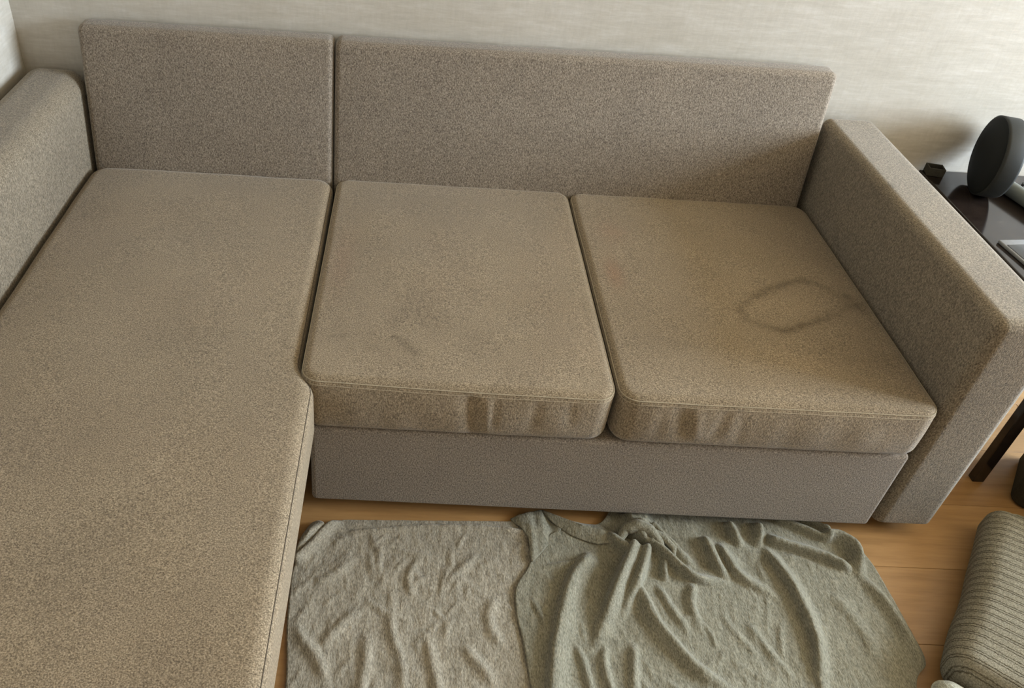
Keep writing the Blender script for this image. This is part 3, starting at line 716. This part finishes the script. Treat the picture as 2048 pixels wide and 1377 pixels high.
# drum-shaped speaker standing on its rim
M_SPK = plain('speaker_cloth', (0.0065, 0.0075, 0.007), 0.8, 0.2, 600, 0.3, 0.2)
M_SPR = plain('speaker_rim', (0.018, 0.019, 0.0175), 0.6, 0.3, 300, 0.1)
SR, ST, SC, SPH = 0.1175, 0.056, Vector((1.888, 0.838, TZ+0.1175)), math.radians(-18)
sp = thing('drum_speaker', 'round dark drum-shaped speaker standing on its rim on the table', 'speaker', (SC.x, SC.y, TZ))
ax = Vector((math.cos(SPH), math.sin(SPH), 0)); hh = Vector((-ax.y, ax.x, 0)); zz = Vector((0, 0, 1))
def lathe(prof, c, a, h, z, n=64):
    vs, fs = [], []
    for (s, rr) in prof:
        for k in range(n):
            q = 2*math.pi*k/n; vs.append(tuple(c+a*s+(h*math.cos(q)+z*math.sin(q))*rr))
    for i in range(len(prof)-1):
        for k in range(n): fs.append((i*n+k, i*n+(k+1) % n, (i+1)*n+(k+1) % n, (i+1)*n+k))
    fs.append(tuple(range(n))[::-1]); fs.append(tuple((len(prof)-1)*n+k for k in range(n)))
    return vs, fs
obj('housing', lathe([(0.003, SR-0.002), (0.004, SR), (0.012, SR), (ST-0.008, SR), (ST-0.002, SR-0.003), (ST, SR-0.008)], SC, ax, hh, zz), M_SPR, sp)
obj('grille', lathe([(-0.002, 0.02), (-0.001, SR*0.6), (0.0, SR-0.010), (0.002, SR-0.004), (0.0045, SR-0.0025)], SC, ax, hh, zz), M_SPK, sp)
# small open box by the wall
M_BOX = plain('dark_card', (0.05, 0.047, 0.038), 0.8, 0.2, 100, 0.2)
bx_ = thing('small_box', 'small dark open box by the wall behind the armrest', 'box', (1.832, 0.915, TZ))
def rot_boxes(o_list, c, a):
    out = bmesh.new()
    for b6 in o_list: bbox(out, *b6, bev=0.001, seg=1)
    bmesh.ops.rotate(out, verts=out.verts, cent=Vector(c), matrix=Matrix.Rotation(a, 3, 'Z')); return out
cxb, cyb = 1.826, 0.922
W_, D_, H_ = 0.024, 0.018, 0.026
obj('walls', rot_boxes([(cxb-W_, cxb+W_, cyb-D_, cyb-D_+0.004, TZ, TZ+H_), (cxb-W_, cxb+W_, cyb+D_-0.004, cyb+D_, TZ, TZ+H_), (cxb-W_, cxb-W_+0.004, cyb-D_+0.004, cyb+D_-0.004, TZ, TZ+H_), (cxb+W_-0.004, cxb+W_, cyb-D_+0.004, cyb+D_-0.004, TZ, TZ+H_)], (cxb, cyb, TZ), -0.2), M_BOX, bx_, smooth=False)
obj('bottom', rot_boxes([(cxb-W_+0.004, cxb+W_-0.004, cyb-D_+0.004, cyb+D_-0.004, TZ+0.0005, TZ+0.004)], (cxb, cyb, TZ), -0.2), M_FOOT, bx_, smooth=False)
# pale grey rolled tube at the frame edge, cable ring, flat handset
M_TUBE = plain('pale_grey_plastic', (0.17, 0.185, 0.175), 0.5, 0.4, 200, 0.05)
tu = thing('grey_tube', 'pale grey rounded tube lying on the table right of the speaker', 'tube', (2.08, 0.78, TZ))
a0, a1 = Vector((1.985, 0.868, TZ+0.022)), Vector((2.062, 0.565, TZ+0.022))
dr = (a1-a0).normalized(); sd = dr.cross(zz).normalized()
L_ = (a1-a0).length
obj('body', lathe([(0, 0.012), (0.004, 0.019), (0.010, 0.022), (L_-0.01, 0.022), (L_-0.004, 0.019), (L_, 0.012)], a0, dr, sd, zz, 32), M_TUBE, tu)
obj('end_cap', lathe([(L_+0.0005, 0.012), (L_+0.004, 0.012), (L_+0.008, 0.009)], a0, dr, sd, zz, 24), M_FOOT, tu)
cab = []
for i in range(60):
    q = 2*math.pi*i/60; cab.append((2.128+0.045*math.cos(q), 0.875+0.030*math.sin(q), TZ+0.0032+0.0015*(1+math.sin(2*q))))
tag(obj('cable_loop', tube(cab, 0.0028, 8, True), M_FOOT, None, origin=(2.128, 0.875, TZ)), 'thin black cable loop on the table at the right edge', 'cable')
M_PHON = plain('dark_glass', (0.03, 0.032, 0.036), 0.08, 0.6, 40, 0.1)
ph = thing('handset', 'flat grey handset lying on the table close to the armrest', 'phone', (1.87, 0.50, TZ))
def rbox(b6, c, a, bev): 
    out = bmesh.new(); bbox(out, *b6, bev=bev, seg=3); bmesh.ops.rotate(out, verts=out.verts, cent=Vector(c), matrix=Matrix.Rotation(a, 3, 'Z')); return out
M_PBODY = plain('grey_handset_plastic', (0.22, 0.225, 0.24), 0.35, 0.4, 100, 0.06)
obj('body', rbox((1.825, 1.905, 0.42, 0.565, TZ, TZ+0.010), (1.865, 0.49, TZ), 0.12, 0.003), M_PBODY, ph)
obj('screen', rbox((1.831, 1.899, 0.430, 0.540, TZ+0.0102, TZ+0.0112), (1.865, 0.49, TZ), 0.12, 0.0004), M_PHON, ph)
